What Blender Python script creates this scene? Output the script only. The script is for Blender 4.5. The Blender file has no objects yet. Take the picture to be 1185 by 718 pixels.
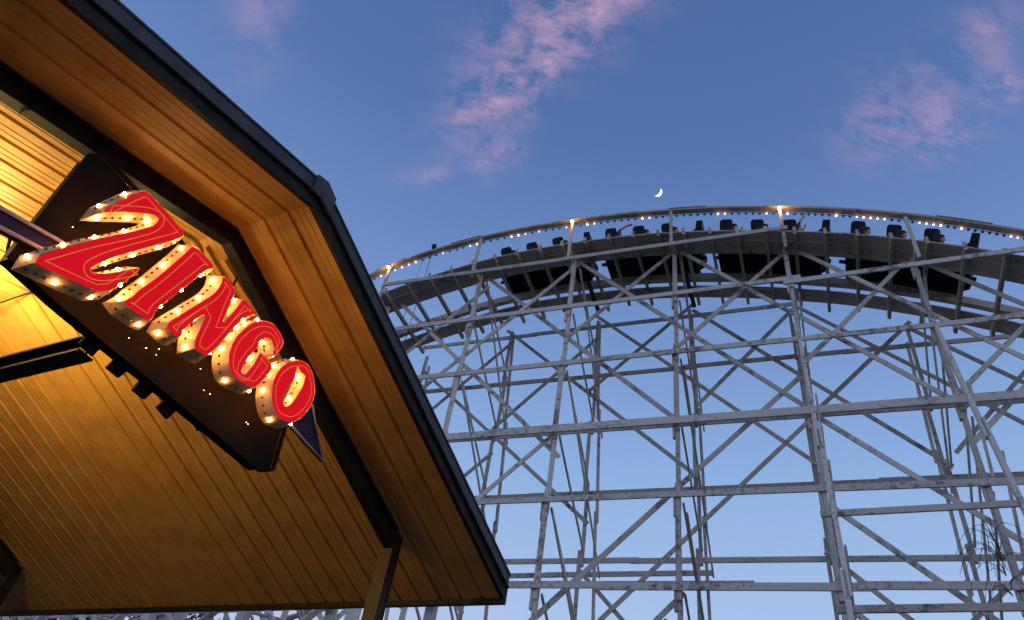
import bpy, bmesh, math, random
from mathutils import Vector, Matrix
random.seed(7)
D = bpy.data
scn = bpy.context.scene
COL = scn.collection
rad = math.radians

# ------------------------------------------------------------ camera
W, H, FPX = 1185.0, 718.0, 848.0
PITCH = math.atan(758/848.0)
SR = .1857; CR = math.sqrt(1-SR*SR)
CF = Vector((0, math.cos(PITCH), math.sin(PITCH)))
U0 = Vector((0, -math.sin(PITCH), math.cos(PITCH))); R0 = Vector((1, 0, 0))
CRT = R0*CR+U0*SR; CUP = U0*CR-R0*SR
EYE = Vector((0, 0, 1.6))
cam = D.cameras.new('camera'); camo = D.objects.new('camera', cam); COL.objects.link(camo)
cam.sensor_width = 36; cam.lens = 36*FPX/W; cam.clip_start = .05; cam.clip_end = 5000
m = Matrix((CRT, CUP, -CF)).transposed().to_4x4(); m.translation = EYE
camo.matrix_world = m
scn.camera = camo

# ------------------------------------------------------------ world (dusk sky with thin pink clouds)
SUN_EL, SUN_AZ = 1.0, 140.0
w = D.worlds.new('World'); scn.world = w; w.use_nodes = True
nt = w.node_tree; N = nt.nodes; Lk = nt.links; N.clear()
def nd(t, **k):
    x = N.new(t)
    for a, b in k.items(): setattr(x, a, b)
    return x
out = nd('ShaderNodeOutputWorld'); bg = nd('ShaderNodeBackground')
sky = nd('ShaderNodeTexSky', sky_type='NISHITA'); sky.sun_disc = False
sky.sun_elevation = rad(SUN_EL); sky.sun_rotation = rad(SUN_AZ)
sky.air_density = 1.0; sky.dust_density = .3; sky.ozone_density = 3.0
tc = nd('ShaderNodeTexCoord'); sep = nd('ShaderNodeSeparateXYZ')
Lk.new(tc.outputs['Generated'], sep.inputs[0])
# deepening dusk blue of the upper sky, paler towards the horizon
ramp = nd('ShaderNodeValToRGB')
cr = ramp.color_ramp
cr.elements[0].position = 0.0; cr.elements[0].color = (.60, .60, .80, 1)
cr.elements[1].position = 1.0; cr.elements[1].color = (.048, .118, .315, 1)
for p_, c_ in ((.10, (.62, .60, .82, 1)), (.30, (.46, .62, .92, 1)), (.50, (.30, .47, .82, 1)), (.68, (.175, .295, .61, 1)), (.82, (.098, .19, .445, 1))):
    e = cr.elements.new(p_); e.color = c_
Lk.new(sep.outputs['Z'], ramp.inputs[0])
skm = nd('ShaderNodeMixRGB'); skm.blend_type = 'MIX'; skm.inputs[0].default_value = .90
sks = nd('ShaderNodeVectorMath', operation='SCALE'); sks.inputs['Scale'].default_value = .35
Lk.new(sky.outputs[0], sks.inputs[0])
Lk.new(sks.outputs[0], skm.inputs[1]); Lk.new(ramp.outputs[0], skm.inputs[2])
# clouds, each bank limited to a patch of directions
def cloud_patch(px, py, width, height, ang):
    d = (CF*FPX+CRT*(px-W/2)-CUP*(py-H/2)).normalized()
    t1 = d.cross(Vector((0, 0, 1))).normalized(); t2 = t1.cross(d).normalized()
    a = rad(ang); ax = t1*math.cos(a)+t2*math.sin(a); ay = t2*math.cos(a)-t1*math.sin(a)
    def dot(v, sc):
        q_ = nd('ShaderNodeVectorMath', operation='DOT_PRODUCT'); q_.inputs[1].default_value = v*(1/sc)
        Lk.new(tc.outputs['Generated'], q_.inputs[0])
        s_ = nd('ShaderNodeMath', operation='SUBTRACT'); Lk.new(q_.outputs['Value'], s_.inputs[0]); s_.inputs[1].default_value = d.dot(v)/sc
        p2 = nd('ShaderNodeMath', operation='MULTIPLY'); Lk.new(s_.outputs[0], p2.inputs[0]); Lk.new(s_.outputs[0], p2.inputs[1]); return p2
    A = dot(ax, width); B = dot(ay, height)
    s = nd('ShaderNodeMath', operation='ADD'); Lk.new(A.outputs[0], s.inputs[0]); Lk.new(B.outputs[0], s.inputs[1])
    g = nd('ShaderNodeMath', operation='MULTIPLY'); g.inputs[1].default_value = -1.0; Lk.new(s.outputs[0], g.inputs[0])
    e = nd('ShaderNodeMath', operation='EXPONENT'); Lk.new(g.outputs[0], e.inputs[0])
    return e
patches = [(620, 75, .12, .045, 55, 1.0), (660, 10, .11, .05, 30, 1.15), (560, 120, .07, .04, 60, .8), (580, 180, .035, .018, 35, .95), (500, 205, .06, .012, 18, .6),
           (1050, 125, .07, .045, -20, .75), (1095, 160, .04, .024, 15, 1.0), (1010, 160, .04, .03, 30, .7), (1163, 102, .018, .022, 0, 1.7), (1140, 40, .05, .035, 10, .75), (300, 25, .04, .065, 20, .6),
           (330, 700, .22, .12, 0, 1.05)]
acc = None
for px, py, wd, hg, an, st in patches:
    e = cloud_patch(px, py, wd, hg, an)
    mm = nd('ShaderNodeMath', operation='MULTIPLY'); mm.inputs[1].default_value = st; Lk.new(e.outputs[0], mm.inputs[0])
    if acc is None: acc = mm
    else:
        a2 = nd('ShaderNodeMath', operation='ADD'); Lk.new(acc.outputs[0], a2.inputs[0]); Lk.new(mm.outputs[0], a2.inputs[1]); acc = a2
cn = nd('ShaderNodeTexNoise'); cn.inputs['Scale'].default_value = 15; cn.inputs['Detail'].default_value = 12; cn.inputs['Roughness'].default_value = .70
cn.inputs['Distortion'].default_value = .25
mp = nd('ShaderNodeMapping'); mp.inputs['Rotation'].default_value = (.3, .9, .2); mp.inputs['Scale'].default_value = (1, 1.9, 1)
Lk.new(tc.outputs['Generated'], mp.inputs[0]); Lk.new(mp.outputs[0], cn.inputs['Vector'])
cr2 = nd('ShaderNodeMapRange'); cr2.inputs['From Min'].default_value = .42; cr2.inputs['From Max'].default_value = .90
Lk.new(cn.outputs['Fac'], cr2.inputs['Value'])
cm = nd('ShaderNodeMath', operation='MULTIPLY'); cm.use_clamp = True
cr2.inputs['To Max'].default_value = .85
Lk.new(cr2.outputs[0], cm.inputs[0]); Lk.new(acc.outputs[0], cm.inputs[1])
mix = nd('ShaderNodeMixRGB'); mix.inputs[2].default_value = (.72, .42, .58, 1)
Lk.new(cm.outputs[0], mix.inputs[0]); Lk.new(skm.outputs[0], mix.inputs[1])
Lk.new(mix.outputs[0], bg.inputs['Color']); bg.inputs['Strength'].default_value = 1.0
Lk.new(bg.outputs[0], out.inputs['Surface'])

sun = D.lights.new('afterglow_fill', 'SUN'); sun.energy = .32; sun.angle = rad(28); sun.color = (1, .76, .60)  # added afterglow fill, turned to light the front timbers; the sun is down
so = D.objects.new('afterglow_fill', sun); COL.objects.link(so)
sd = Vector((math.sin(rad(SUN_AZ))*math.cos(rad(8)), math.cos(rad(SUN_AZ))*math.cos(rad(8)), math.sin(rad(8))))
so.rotation_euler = sd.to_track_quat('Z', 'Y').to_euler()

scn.view_settings.view_transform = 'Standard'; scn.view_settings.look = 'None'
scn.view_settings.exposure = 0; scn.view_settings.gamma = 1
scn.render.engine = 'CYCLES'
scn.cycles.max_bounces = 6

# ------------------------------------------------------------ materials
def pmat(name, col, rough=.6, metal=0, var=.0, scale=8, bump=0, col2=None, emis=None, estr=0, vmin=.42, vmax=.62, spec=.5, detail=6):
    mt = D.materials.new(name); mt.use_nodes = True
    t = mt.node_tree; b = t.nodes['Principled BSDF']
    b.inputs['Roughness'].default_value = rough; b.inputs['Metallic'].default_value = metal
    b.inputs['Base Color'].default_value = (*col, 1); b.inputs['Specular IOR Level'].default_value = spec
    if col2 or bump:
        tcn = t.nodes.new('ShaderNodeTexCoord'); nz = t.nodes.new('ShaderNodeTexNoise')
        nz.inputs['Scale'].default_value = scale; nz.inputs['Detail'].default_value = detail; nz.inputs['Roughness'].default_value = .65
        t.links.new(tcn.outputs['Object'], nz.inputs['Vector'])
        if col2:
            mr = t.nodes.new('ShaderNodeMapRange'); mr.inputs['From Min'].default_value = vmin; mr.inputs['From Max'].default_value = vmax
            t.links.new(nz.outputs['Fac'], mr.inputs['Value'])
            mx = t.nodes.new('ShaderNodeMixRGB'); mx.inputs[1].default_value = (*col, 1); mx.inputs[2].default_value = (*col2, 1)
            t.links.new(mr.outputs[0], mx.inputs[0]); t.links.new(mx.outputs[0], b.inputs['Base Color'])
        if bump:
            bp = t.nodes.new('ShaderNodeBump'); bp.inputs['Strength'].default_value = bump; bp.inputs['Distance'].default_value = .02
            t.links.new(nz.outputs['Fac'], bp.inputs['Height']); t.links.new(bp.outputs[0], b.inputs['Normal'])
    if emis:
        b.inputs['Emission Color'].default_value = (*emis, 1); b.inputs['Emission Strength'].default_value = estr
    return mt
def woodmat(name, paint, bare, amount):
    # flaking white paint over greyed timber: patches broken up along and across the boards
    mt = D.materials.new(name); mt.use_nodes = True; t = mt.node_tree; b = t.nodes['Principled BSDF']
    b.inputs['Roughness'].default_value = .8
    tcn = t.nodes.new('ShaderNodeTexCoord')
    n1 = t.nodes.new('ShaderNodeTexNoise'); n1.inputs['Scale'].default_value = 8; n1.inputs['Detail'].default_value = 10; n1.inputs['Roughness'].default_value = .75
    n2 = t.nodes.new('ShaderNodeTexNoise'); n2.inputs['Scale'].default_value = .9; n2.inputs['Detail'].default_value = 3
    n3 = t.nodes.new('ShaderNodeTexNoise'); n3.inputs['Scale'].default_value = 26; n3.inputs['Detail'].default_value = 4
    for n_ in (n1, n2, n3): t.links.new(tcn.outputs['Object'], n_.inputs['Vector'])
    ad = t.nodes.new('ShaderNodeMath'); ad.operation = 'ADD'; t.links.new(n1.outputs['Fac'], ad.inputs[0])
    ml = t.nodes.new('ShaderNodeMath'); ml.operation = 'MULTIPLY'; ml.inputs[1].default_value = .6; t.links.new(n2.outputs['Fac'], ml.inputs[0]); t.links.new(ml.outputs[0], ad.inputs[1])
    mr = t.nodes.new('ShaderNodeMapRange'); mr.inputs['From Min'].default_value = .86-amount; mr.inputs['From Max'].default_value = 1.0-amount*.6
    t.links.new(ad.outputs[0], mr.inputs['Value'])
    mx = t.nodes.new('ShaderNodeMixRGB'); mx.inputs[1].default_value = (*paint, 1); mx.inputs[2].default_value = (*bare, 1)
    t.links.new(mr.outputs[0], mx.inputs[0])
    m2 = t.nodes.new('ShaderNodeMixRGB'); m2.blend_type = 'MULTIPLY'; m2.inputs[0].default_value = .35
    t.links.new(mx.outputs[0], m2.inputs[1]); t.links.new(n3.outputs['Fac'], m2.inputs[2])
    hs = t.nodes.new('ShaderNodeHueSaturation'); hs.inputs['Saturation'].default_value = .9; t.links.new(m2.outputs[0], hs.inputs['Color'])
    oi = t.nodes.new('ShaderNodeObjectInfo'); mv = t.nodes.new('ShaderNodeMapRange'); mv.inputs['To Min'].default_value = .80; mv.inputs['To Max'].default_value = 1.15
    t.links.new(oi.outputs['Random'], mv.inputs['Value']); t.links.new(mv.outputs[0], hs.inputs['Value'])
    t.links.new(hs.outputs[0], b.inputs['Base Color'])
    bp = t.nodes.new('ShaderNodeBump'); bp.inputs['Strength'].default_value = .4; bp.inputs['Distance'].default_value = .01
    t.links.new(n1.outputs['Fac'], bp.inputs['Height']); t.links.new(bp.outputs[0], b.inputs['Normal'])
    return mt
M = dict(
    wood=woodmat('weathered_white_timber', (.72, .68, .60), (.20, .16, .12), .03),
    wood2=woodmat('worn_grey_timber', (.62, .58, .50), (.17, .13, .09), .03),
    pale=woodmat('white_painted_timber', (.80, .78, .74), (.35, .31, .27), .0),  # white timber in a paler tone, for the trestle only
    brown=pmat('creosoted_timber', (.045, .03, .022), .8, col2=(.10, .06, .04), scale=6),
    deck=woodmat('deck_boards', (.62, .54, .44), (.24, .18, .13), .03),
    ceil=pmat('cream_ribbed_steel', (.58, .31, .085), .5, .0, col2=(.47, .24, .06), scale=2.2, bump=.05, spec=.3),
    black=pmat('black_painted_steel', (.008, .007, .007), .55, .0, spec=.2, col2=(.02, .016, .014), scale=5),
    brownsteel=pmat('brown_painted_steel', (.024, .009, .005), .5, .1, col2=(.016, .006, .004), scale=4, spec=.3),
    greytrim=pmat('grey_metal_trim', (.055, .06, .064), .5, .2, col2=(.038, .041, .044), scale=3, spec=.3),
    roof=pmat('roof_sheet', (.22, .23, .24), .45, .5, col2=(.16, .17, .18), scale=2),
    panel=pmat('black_sign_panel', (.003, .0025, .003), .7, .0, col2=(.007, .005, .0045), scale=3, spec=.08),
    red=pmat('red_glowing_face', (.60, .004, .010), .5, .0, col2=(.50, .003, .008), scale=1.5, emis=(1, .003, .012), estr=.48, spec=.12),  # red paint with weak emission, so the faces look lit
    cream=pmat('cream_sign_return', (.88, .66, .38), .5, 0, col2=(.66, .43, .20), scale=7, bump=.1),
    purple=pmat('purple_arrow_paint', (.016, .007, .04), .5, 0, col2=(.010, .004, .022), scale=4, spec=.2),
    socket=pmat('dark_socket', (.05, .02, .012), .5),
    tube=pmat('unlit_neon_tube', (.30, .28, .34), .3, 0, spec=.3),
    gold=pmat('gold_neon_line', (.8, .40, .05), .4, 0, emis=(1, .30, .02), estr=.28),
    bulb=pmat('lit_bulb', (1, .8, .5), .3, 0, emis=(1, .44, .12), estr=112),
    bulb2=pmat('lit_string_bulb', (1, .8, .6), .3, 0, emis=(1, .50, .22), estr=3.2),
    dimbulb=pmat('unlit_bulb', (.10, .07, .06), .35, 0),
    lampg=pmat('lamp_glass', (1, .8, .5), .3, 0, emis=(1, .50, .16), estr=8),
    car=pmat('dark_car_paint', (.007, .006, .010), .5, 0, col2=(.012, .009, .012), scale=5, spec=.15),
    steel=pmat('galvanised_steel', (.30, .31, .33), .4, .7),
    rail=pmat('rail_steel', (.20, .14, .11), .45, .6, col2=(.30, .16, .10), scale=9),
    skin=pmat('skin', (.42, .24, .17), .6), hair=pmat('hair', (.03, .02, .015), .8),
    sh1=pmat('dark_blue_shirt', (.03, .04, .08), .9), sh2=pmat('grey_shirt', (.14, .14, .15), .9), sh3=pmat('maroon_shirt', (.10, .02, .03), .9),
    jeans=pmat('jeans', (.03, .04, .07), .9),
    ground=pmat('dark_ground', (.05, .055, .04), .95, 0, col2=(.08, .075, .06), scale=.6, bump=.4),
    asphalt=pmat('asphalt', (.05, .05, .052), .9, 0, col2=(.065, .063, .06), scale=3, bump=.2),
    leaf=pmat('leaf', (.045, .085, .022), .7, 0, col2=(.075, .12, .03), scale=1.5), leaf2=pmat('olive_leaf', (.06, .085, .028), .7, 0, col2=(.10, .11, .035), scale=1.5),
    bark=pmat('bark', (.07, .055, .04), .9, 0, col2=(.11, .09, .07), scale=9, bump=.5),
    moon=pmat('moonlit', (1, .97, .9), .9, 0, emis=(1, .96, .86), estr=2.4),
)

# ------------------------------------------------------------ helpers
def link(name, bm, mat, parent=None, smooth=False, kind=None, label=None):
    bmesh.ops.recalc_face_normals(bm, faces=bm.faces)
    me = D.meshes.new(name); bm.to_mesh(me); bm.free()
    for mm_ in (mat if isinstance(mat, (list, tuple)) else [mat]): me.materials.append(mm_)
    if smooth:
        for p in me.polygons: p.use_smooth = True
    o = D.objects.new(name, me); COL.objects.link(o)
    if parent: o.parent = parent
    if kind: o['kind'] = kind
    if label: o['label'] = label
    return o
def empty(name, loc, label, cat, group=None):
    o = D.objects.new(name, None); COL.objects.link(o); o.location = loc
    o['label'] = label; o['category'] = cat
    if group: o['group'] = group
    o.empty_display_size = .3
    return o
def tag(o, label, cat, group=None):
    o['label'] = label; o['category'] = cat
    if group: o['group'] = group
    return o
def copy_tree(o, parent=None):
    c = o.copy(); COL.objects.link(c)
    if parent: c.parent = parent
    for ch in list(o.children): copy_tree(ch, c)
    return c
def NB(): return bmesh.new()
def beam(bm, p0, p1, a, b, up=Vector((0, 0, 1)), e0=0, e1=0):
    """box from p0 to p1; a = size along (dir x up), b = size along the up side"""
    p0 = Vector(p0); p1 = Vector(p1); d = (p1-p0).normalized()
    p0 = p0-d*e0; p1 = p1+d*e1
    s = d.cross(up)
    if s.length < 1e-3: s = d.cross(Vector((1, 0, 0)))
    s.normalize(); t = s.cross(d).normalized()
    vs = []
    for P_ in (p0, p1):
        for i, j in ((-1, -1), (1, -1), (1, 1), (-1, 1)):
            vs.append(bm.verts.new(P_+s*(i*a/2)+t*(j*b/2)))
    for f in ((3, 2, 1, 0), (4, 5, 6, 7), (0, 1, 5, 4), (1, 2, 6, 5), (2, 3, 7, 6), (3, 0, 4, 7)):
        bm.faces.new([vs[k] for k in f])
def tube(bm, pts, r, n_=8, closed=False):
    pts = [Vector(p) for p in pts]; rings = []
    L_ = len(pts)
    for i, p in enumerate(pts):
        a = pts[(i-1) % L_] if (closed or i > 0) else p
        b = pts[(i+1) % L_] if (closed or i < L_-1) else p
        d = (b-a).normalized()
        s = d.cross(Vector((.13, .21, .97))).normalized(); t = s.cross(d)
        rr = r[i] if isinstance(r, (list, tuple)) else r
        rings.append([bm.verts.new(p+(s*math.cos(k*2*math.pi/n_)+t*math.sin(k*2*math.pi/n_))*rr) for k in range(n_)])
    for i in range(L_ if closed else L_-1):
        A = rings[i]; B = rings[(i+1) % L_]
        for k in range(n_): bm.faces.new((A[k], A[(k+1) % n_], B[(k+1) % n_], B[k]))
    if not closed:
        bm.faces.new(rings[0][::-1]); bm.faces.new(rings[-1])
def ball(bm, c, r, seg=8):
    bmesh.ops.create_uvsphere(bm, u_segments=seg, v_segments=max(4, seg-2), radius=r, matrix=Matrix.Translation(c))

def ray(px, py): return (CF*FPX+CRT*(px-W/2)-CUP*(py-H/2)).normalized()

# ------------------------------------------------------------ ground
g = NB(); bmesh.ops.create_grid(g, x_segments=1, y_segments=1, size=1500)
link('ground', g, M['ground'], kind='structure')
g = NB(); bmesh.ops.create_grid(g, x_segments=1, y_segments=1, size=1)
o = link('path', g, M['asphalt'], kind='structure'); o.scale = (9, 7, 1); o.location = (0, 1, .004); o.rotation_euler[2] = rad(-32)

# ------------------------------------------------------------ station canopy
GN = ray(-1330, 754); GN.z = 0; GN.normalize()          # along the ridge, away from the gable end
GQ = Vector((GN.y, -GN.x, 0))                            # across the gable
GP = Vector((-2.356, 5.442, 7.5))                        # ridge point in the gable plane
def G(u, v, o): return GP+GQ*u+GN*o+Vector((0, 0, v))
def gpix(px, py, off):
    d = ray(px, py); t = ((GP-EYE).dot(GN)+off)/d.dot(GN); X = EYE+d*t
    return ((X-GP).dot(GQ), X.z-GP.z)
SLR, SLL = .355, .285
def sof(u): return -.1-(SLR*u if u > 0 else -SLL*u)
UR, UL, DEPTH = 5.6, -6.8, 16.0
stn = empty('station_canopy', (0, 0, 0), 'open gabled canopy of ribbed cream ceiling and grey trim, lit amber from within', 'canopy')
for side, ue in (('r', UR), ('l', UL)):
    bm = NB(); prof = []; o_ = .0
    while o_ < DEPTH:                                     # pan, two pencil ribs, major recess
        for d_, h_ in ((0, 0), (.085, 0), (.090, .005), (.097, .005), (.102, 0), (.170, 0), (.175, .005), (.182, .005), (.187, 0), (.255, 0), (.264, .028), (.304, .028), (.313, 0)):
            prof.append((o_+d_, h_))
        o_ += .34
    rows = []
    for o1, h1 in prof:
        ue_ = ue-.012*o1 if ue > 0 else ue
        rows.append((bm.verts.new(G(0, sof(0)+h1, o1)), bm.verts.new(G(ue_, sof(ue_)+h1, o1))))
    for i in range(len(rows)-1): bm.faces.new((rows[i][0], rows[i+1][0], rows[i+1][1], rows[i][1]))
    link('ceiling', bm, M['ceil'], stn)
# outer roof sheet
bm = NB()
def slab(bm, pts, d):
    """extrude polygon pts by vector d"""
    a = [bm.verts.new(p) for p in pts]; b = [bm.verts.new(p+d) for p in pts]
    bm.faces.new(a[::-1]); bm.faces.new(b)
    for i in range(len(pts)): bm.faces.new((a[i], a[(i+1) % len(pts)], b[(i+1) % len(pts)], b[i]))
def rf(u): return sof(u)+.30
for ue in (UR, UL):
    slab(bm, [G(0, rf(0), .04), G(ue, rf(ue), .04), G(ue, rf(ue)-.05, .04), G(0, rf(0)-.05, .04)], GN*DEPTH)
link('roof_sheet', bm, M['roof'], stn)
# fascia at the gable: black lower board, grey upper cap standing proud
bm = NB()
for ue in (UR, UL):
    slab(bm, [G(0, sof(0)-.012, -.05), G(ue, sof(ue)-.012, -.05), G(ue, sof(ue)+.17, -.05), G(0, sof(0)+.17, -.05)], GN*.06)
link('fascia_board', bm, M['black'], stn)
for ue in (UR, UL):
    bm = NB(); s_ = .02 if ue > 0 else -.02
    slab(bm, [G(s_, sof(s_)+.16, -.08), G(ue, sof(ue)+.16, -.08), G(ue, sof(ue)+.34, -.08), G(s_, sof(s_)+.34, -.08)], GN*.14)
    slab(bm, [G(s_, sof(s_)+.135, -.10), G(ue, sof(ue)+.135, -.10), G(ue, sof(ue)+.165, -.10), G(s_, sof(s_)+.165, -.10)], GN*.06)
    slab(bm, [G(s_, sof(s_)+.315, -.095), G(ue, sof(ue)+.315, -.095), G(ue, sof(ue)+.35, -.095), G(s_, sof(s_)+.35, -.095)], GN*.2)
    bmesh.ops.bevel(bm, geom=bm.edges[:], offset=.006, segments=1, affect='EDGES')
    link('trim_cap', bm, M['greytrim'], stn)
bm = NB()
slab(bm, [G(-.15, sof(-.15)+.11, -.115), G(0, sof(0)+.11, -.115), G(.20, sof(.20)+.11, -.115), G(.20, sof(.20)+.375, -.115), G(0, sof(0)+.385, -.115), G(-.15, sof(-.15)+.375, -.115)], GN*.5)
bmesh.ops.bevel(bm, geom=bm.edges[:], offset=.01, segments=1, affect='EDGES')
link('ridge_cap', bm, M['greytrim'], stn)
# eave trim
bm = NB()
def eu(o_): return UR-.012*o_
slab(bm, [G(eu(0)-.02, sof(UR)-.07, -.05), G(eu(0)+.05, sof(UR)-.07, -.05), G(eu(0)+.05, sof(UR)+.34, -.05), G(eu(0)-.02, sof(UR)+.34, -.05)], G(eu(DEPTH), sof(eu(DEPTH)), DEPTH)-G(eu(0), sof(UR), 0))
link('eave_trim', bm, M['black'], stn)
# rigid steel frames: rafters and columns
for off in (1.02, 9.2):
    bm = NB()
    for ue in (4.28, -5.6):
        for (dz0, dz1, oa, ob) in ((-.045, -.015, 0, .14), (-.31, -.285, 0, .14), (-.29, -.03, .062, .078)):
            t_ = .07 if dz0 < -.1 else 0; t1_ = .07 if dz1 < -.1 else 0
            slab(bm, [G(0, sof(0)+dz0+t_, off+oa), G(ue, sof(ue)+dz0, off+oa), G(ue, sof(ue)+dz1, off+oa), G(0, sof(0)+dz1+t1_, off+oa)], GN*(ob-oa))
        for k in range(2, 5):
            uu = ue*k/5
            slab(bm, [G(uu, sof(uu)-.28, off+.01), G(uu+.012, sof(uu)-.28, off+.01), G(uu+.012, sof(uu)-.03, off+.01), G(uu, sof(uu)-.03, off+.01)], GN*.12)
    link('rafter', bm, M['black'], stn)
    for ub in (4.34, -5.6):
        bm = NB(); top = sof(ub)-.05
        zt = GP.z+top
        def cp(du, do, z): return GP+GQ*(ub+du)+GN*(off+do)+Vector((0, 0, z-GP.z))
        for (a0, a1, b0, b1) in ((-.09, -.075, 0, .2), (.075, .09, 0, .2), (-.075, .075, .01, .03)):
            slab(bm, [cp(a0, b0, 0), cp(a1, b0, 0), cp(a1, b1, 0), cp(a0, b1, 0)], Vector((0, 0, zt)))
        slab(bm, [cp(-.2, -.06, 0), cp(.2, -.06, 0), cp(.2, .26, 0), cp(-.2, .26, 0)], Vector((0, 0, .03)))
        link('column', bm, M['brownsteel'] if off < 5 else M['black'], stn)
# longitudinal support beam behind the sign, and the sag rod
bm = NB()
a_ = G(-.71, -2.40, .86); b_ = G(-.71, -2.40, 9.2)
beam(bm, a_, b_, .16, .02, e0=0); beam(bm, a_+Vector((0, 0, -.16)), b_+Vector((0, 0, -.16)), .16, .02); beam(bm, a_+Vector((0, 0, -.08)), b_+Vector((0, 0, -.08)), .02, .15)
link('support_beam', bm, M['black'], stn)
bm = NB(); u0, v0 = gpix(44, 335, 4.66)
tube(bm, [G(0, sof(0), 4.66), G(-.55, -1.2, 6.1), G(-.71, -2.3, 7.2)], .012, 6)
link('sag_rod', bm, M['brownsteel'], stn)
# conduit and angle brackets by the rafter
bm = NB()
u1, v1 = gpix(222, 277, 1.3)
tube(bm, [G(u1-.35, v1-.25, 1.35), G(u1-.2, v1-.06, 1.33), G(u1, v1, 1.3), G(u1+.15, v1-.02, 1.3), G(u1+.3, v1-.2, 1.3)], .035, 10)
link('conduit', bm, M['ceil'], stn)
bm = NB()
for (pa, pb, of_) in (((240, 285), (292, 372), 1.55), ((262, 300), (300, 360), 1.32)):
    ua, va = gpix(*pa, of_); ub_, vb = gpix(*pb, of_)
    beam(bm, G(ua, va, of_), G(ub_, vb, of_), .10, .012, up=GN); beam(bm, G(ua, va, of_+.05), G(ub_, vb, of_+.05), .012, .1, up=GN)
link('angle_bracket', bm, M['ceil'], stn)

# high-bay lamp hanging from the ridge inside the station
lp = empty('hanging_lamp', G(-.75, -1.45, 4.7), 'amber uplighter lamp hung under the ridge deep inside the canopy', 'lamp')
def lamp(parent, L0):
    bm = NB(); tube(bm, [Vector((0, 0, 0)), Vector((0, 0, .9))], .012, 6); link('hanger', bm, M['black'], parent)
    bm = NB(); tube(bm, [Vector((0, 0, -.02)), Vector((0, 0, .05)), Vector((0, 0, .12))], [.12, .16, .22], 16); link('shade', bm, M['black'], parent)
    bm = NB(); ball(bm, Vector((0, 0, .24)), .07, 12); link('lamp_glass', bm, M['lampg'], parent, True)
    l = D.lights.new('lamp_light', 'POINT'); l.energy = L0; l.color = (1, .68, .22); l.shadow_soft_size = .12
    lo = D.objects.new('lamp_light', l); COL.objects.link(lo); lo.parent = parent; lo.location = (0, 0, .36)
lamp(lp, 400)
lp3 = empty('hanging_lamp', G(-2.3, -1.75, 2.9), 'amber uplighter lamp hung under the left slope of the canopy ceiling', 'lamp')
lamp(lp3, 215)
lp2 = empty('hanging_lamp', G(-.45, -1.4, 1.6), 'amber uplighter lamp hidden close behind the black sign panel', 'lamp')
lamp(lp2, 22)

# ------------------------------------------------------------ the sign
sign = empty('lit_sign', G(0, -1.5, .6), 'slanted red letter sign ZINGO with bulb-lined cream edges under the canopy gable', 'sign')
SL = sign.location.copy()
def local(o): o.location = -SL; return o
FO, BO = .25, .415
def polyw(pts, off): return [G(*gpix(x, y, FO), 0)+GN*off for x, y in pts]   # traced in the face plane, then placed at its offset
def poly2(pts, off): return [gpix(x, y, off) for x, y in pts]
def densify(p, step=.06, smooth=0):
    for _ in range(smooth):
        q_ = []
        for i in range(len(p)):
            a = p[i]; b = p[(i+1) % len(p)]
            q_ += [(a[0]*.8+b[0]*.2, a[1]*.8+b[1]*.2), (a[0]*.2+b[0]*.8, a[1]*.2+b[1]*.8)]
        p = q_
    return p
def area(p): return sum(p[i][0]*p[(i+1) % len(p)][1]-p[(i+1) % len(p)][0]*p[i][1] for i in range(len(p)))/2
def offset(p, d):
    """positive d grows a counter-clockwise polygon"""
    s = 1 if area(p) > 0 else -1; r_ = []; n_ = len(p)
    for i in range(n_):
        a = Vector(p[i-1]); b = Vector(p[i]); c = Vector(p[(i+1) % n_])
        e1 = (b-a); e2 = (c-b)
        if e1.length < 1e-6 or e2.length < 1e-6: r_.append(tuple(b)); continue
        n1 = Vector((e1.y, -e1.x)).normalized(); n2 = Vector((e2.y, -e2.x)).normalized()
        m_ = n1+n2
        if m_.length < .3: m_ = n1
        m_.normalize(); k = min(1/max(.4, m_.dot(n1)), 2.0)
        r_.append((b.x+m_.x*d*s*k, b.y+m_.y*d*s*k))
    return r_
def fill(bm, loops, off, mi=0):
    es = []
    for lp_ in loops:
        vs = [bm.verts.new(G(u, v, off)) for u, v in lp_]
        es += [bm.edges.new((vs[i], vs[(i+1) % len(vs)])) for i in range(len(vs))]
    r_ = bmesh.ops.triangle_fill(bm, use_beauty=True, edges=es, normal=-GN)
    return [f for f in r_['geom'] if isinstance(f, bmesh.types.BMFace)]
# black backing panel with deep sides
PAN = [(103, 183), (122, 186), (190, 262), (236, 318), (296, 392), (329, 487), (313, 542), (300, 543), (208, 466), (118, 392), (68, 350), (12, 299), (42, 260)]
pan2 = poly2(PAN, .62)
bm = NB(); slab(bm, [G(u, v, .62) for u, v in pan2], GN*.15)
pane = local(link('backing_panel', bm, M['panel'], sign))
bm = NB()
rim = offset(pan2, .018)
for i in range(len(rim)):
    a = G(*rim[i], .60); b = G(*rim[(i+1) % len(rim)], .60)
    beam(bm, a, b, .035, .03, up=GN)
local(link('panel_rim', bm, M['panel'], sign))
for tabp in ([(92, 397), (108, 412), (121, 399), (106, 384)], [(124, 425), (138, 437), (152, 426), (136, 413)], [(154, 451), (168, 462), (181, 451), (164, 438)], [(182, 471), (194, 485), (206, 474), (192, 462)], [(226, 490), (230, 499), (238, 496), (236, 488)]):
    bm = NB(); p_ = poly2(tabp, .70); slab(bm, [G(u, v, .70) for u, v in p_], GN*.03)
    local(link('mounting_tab', bm, M['panel'], sign))
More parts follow.
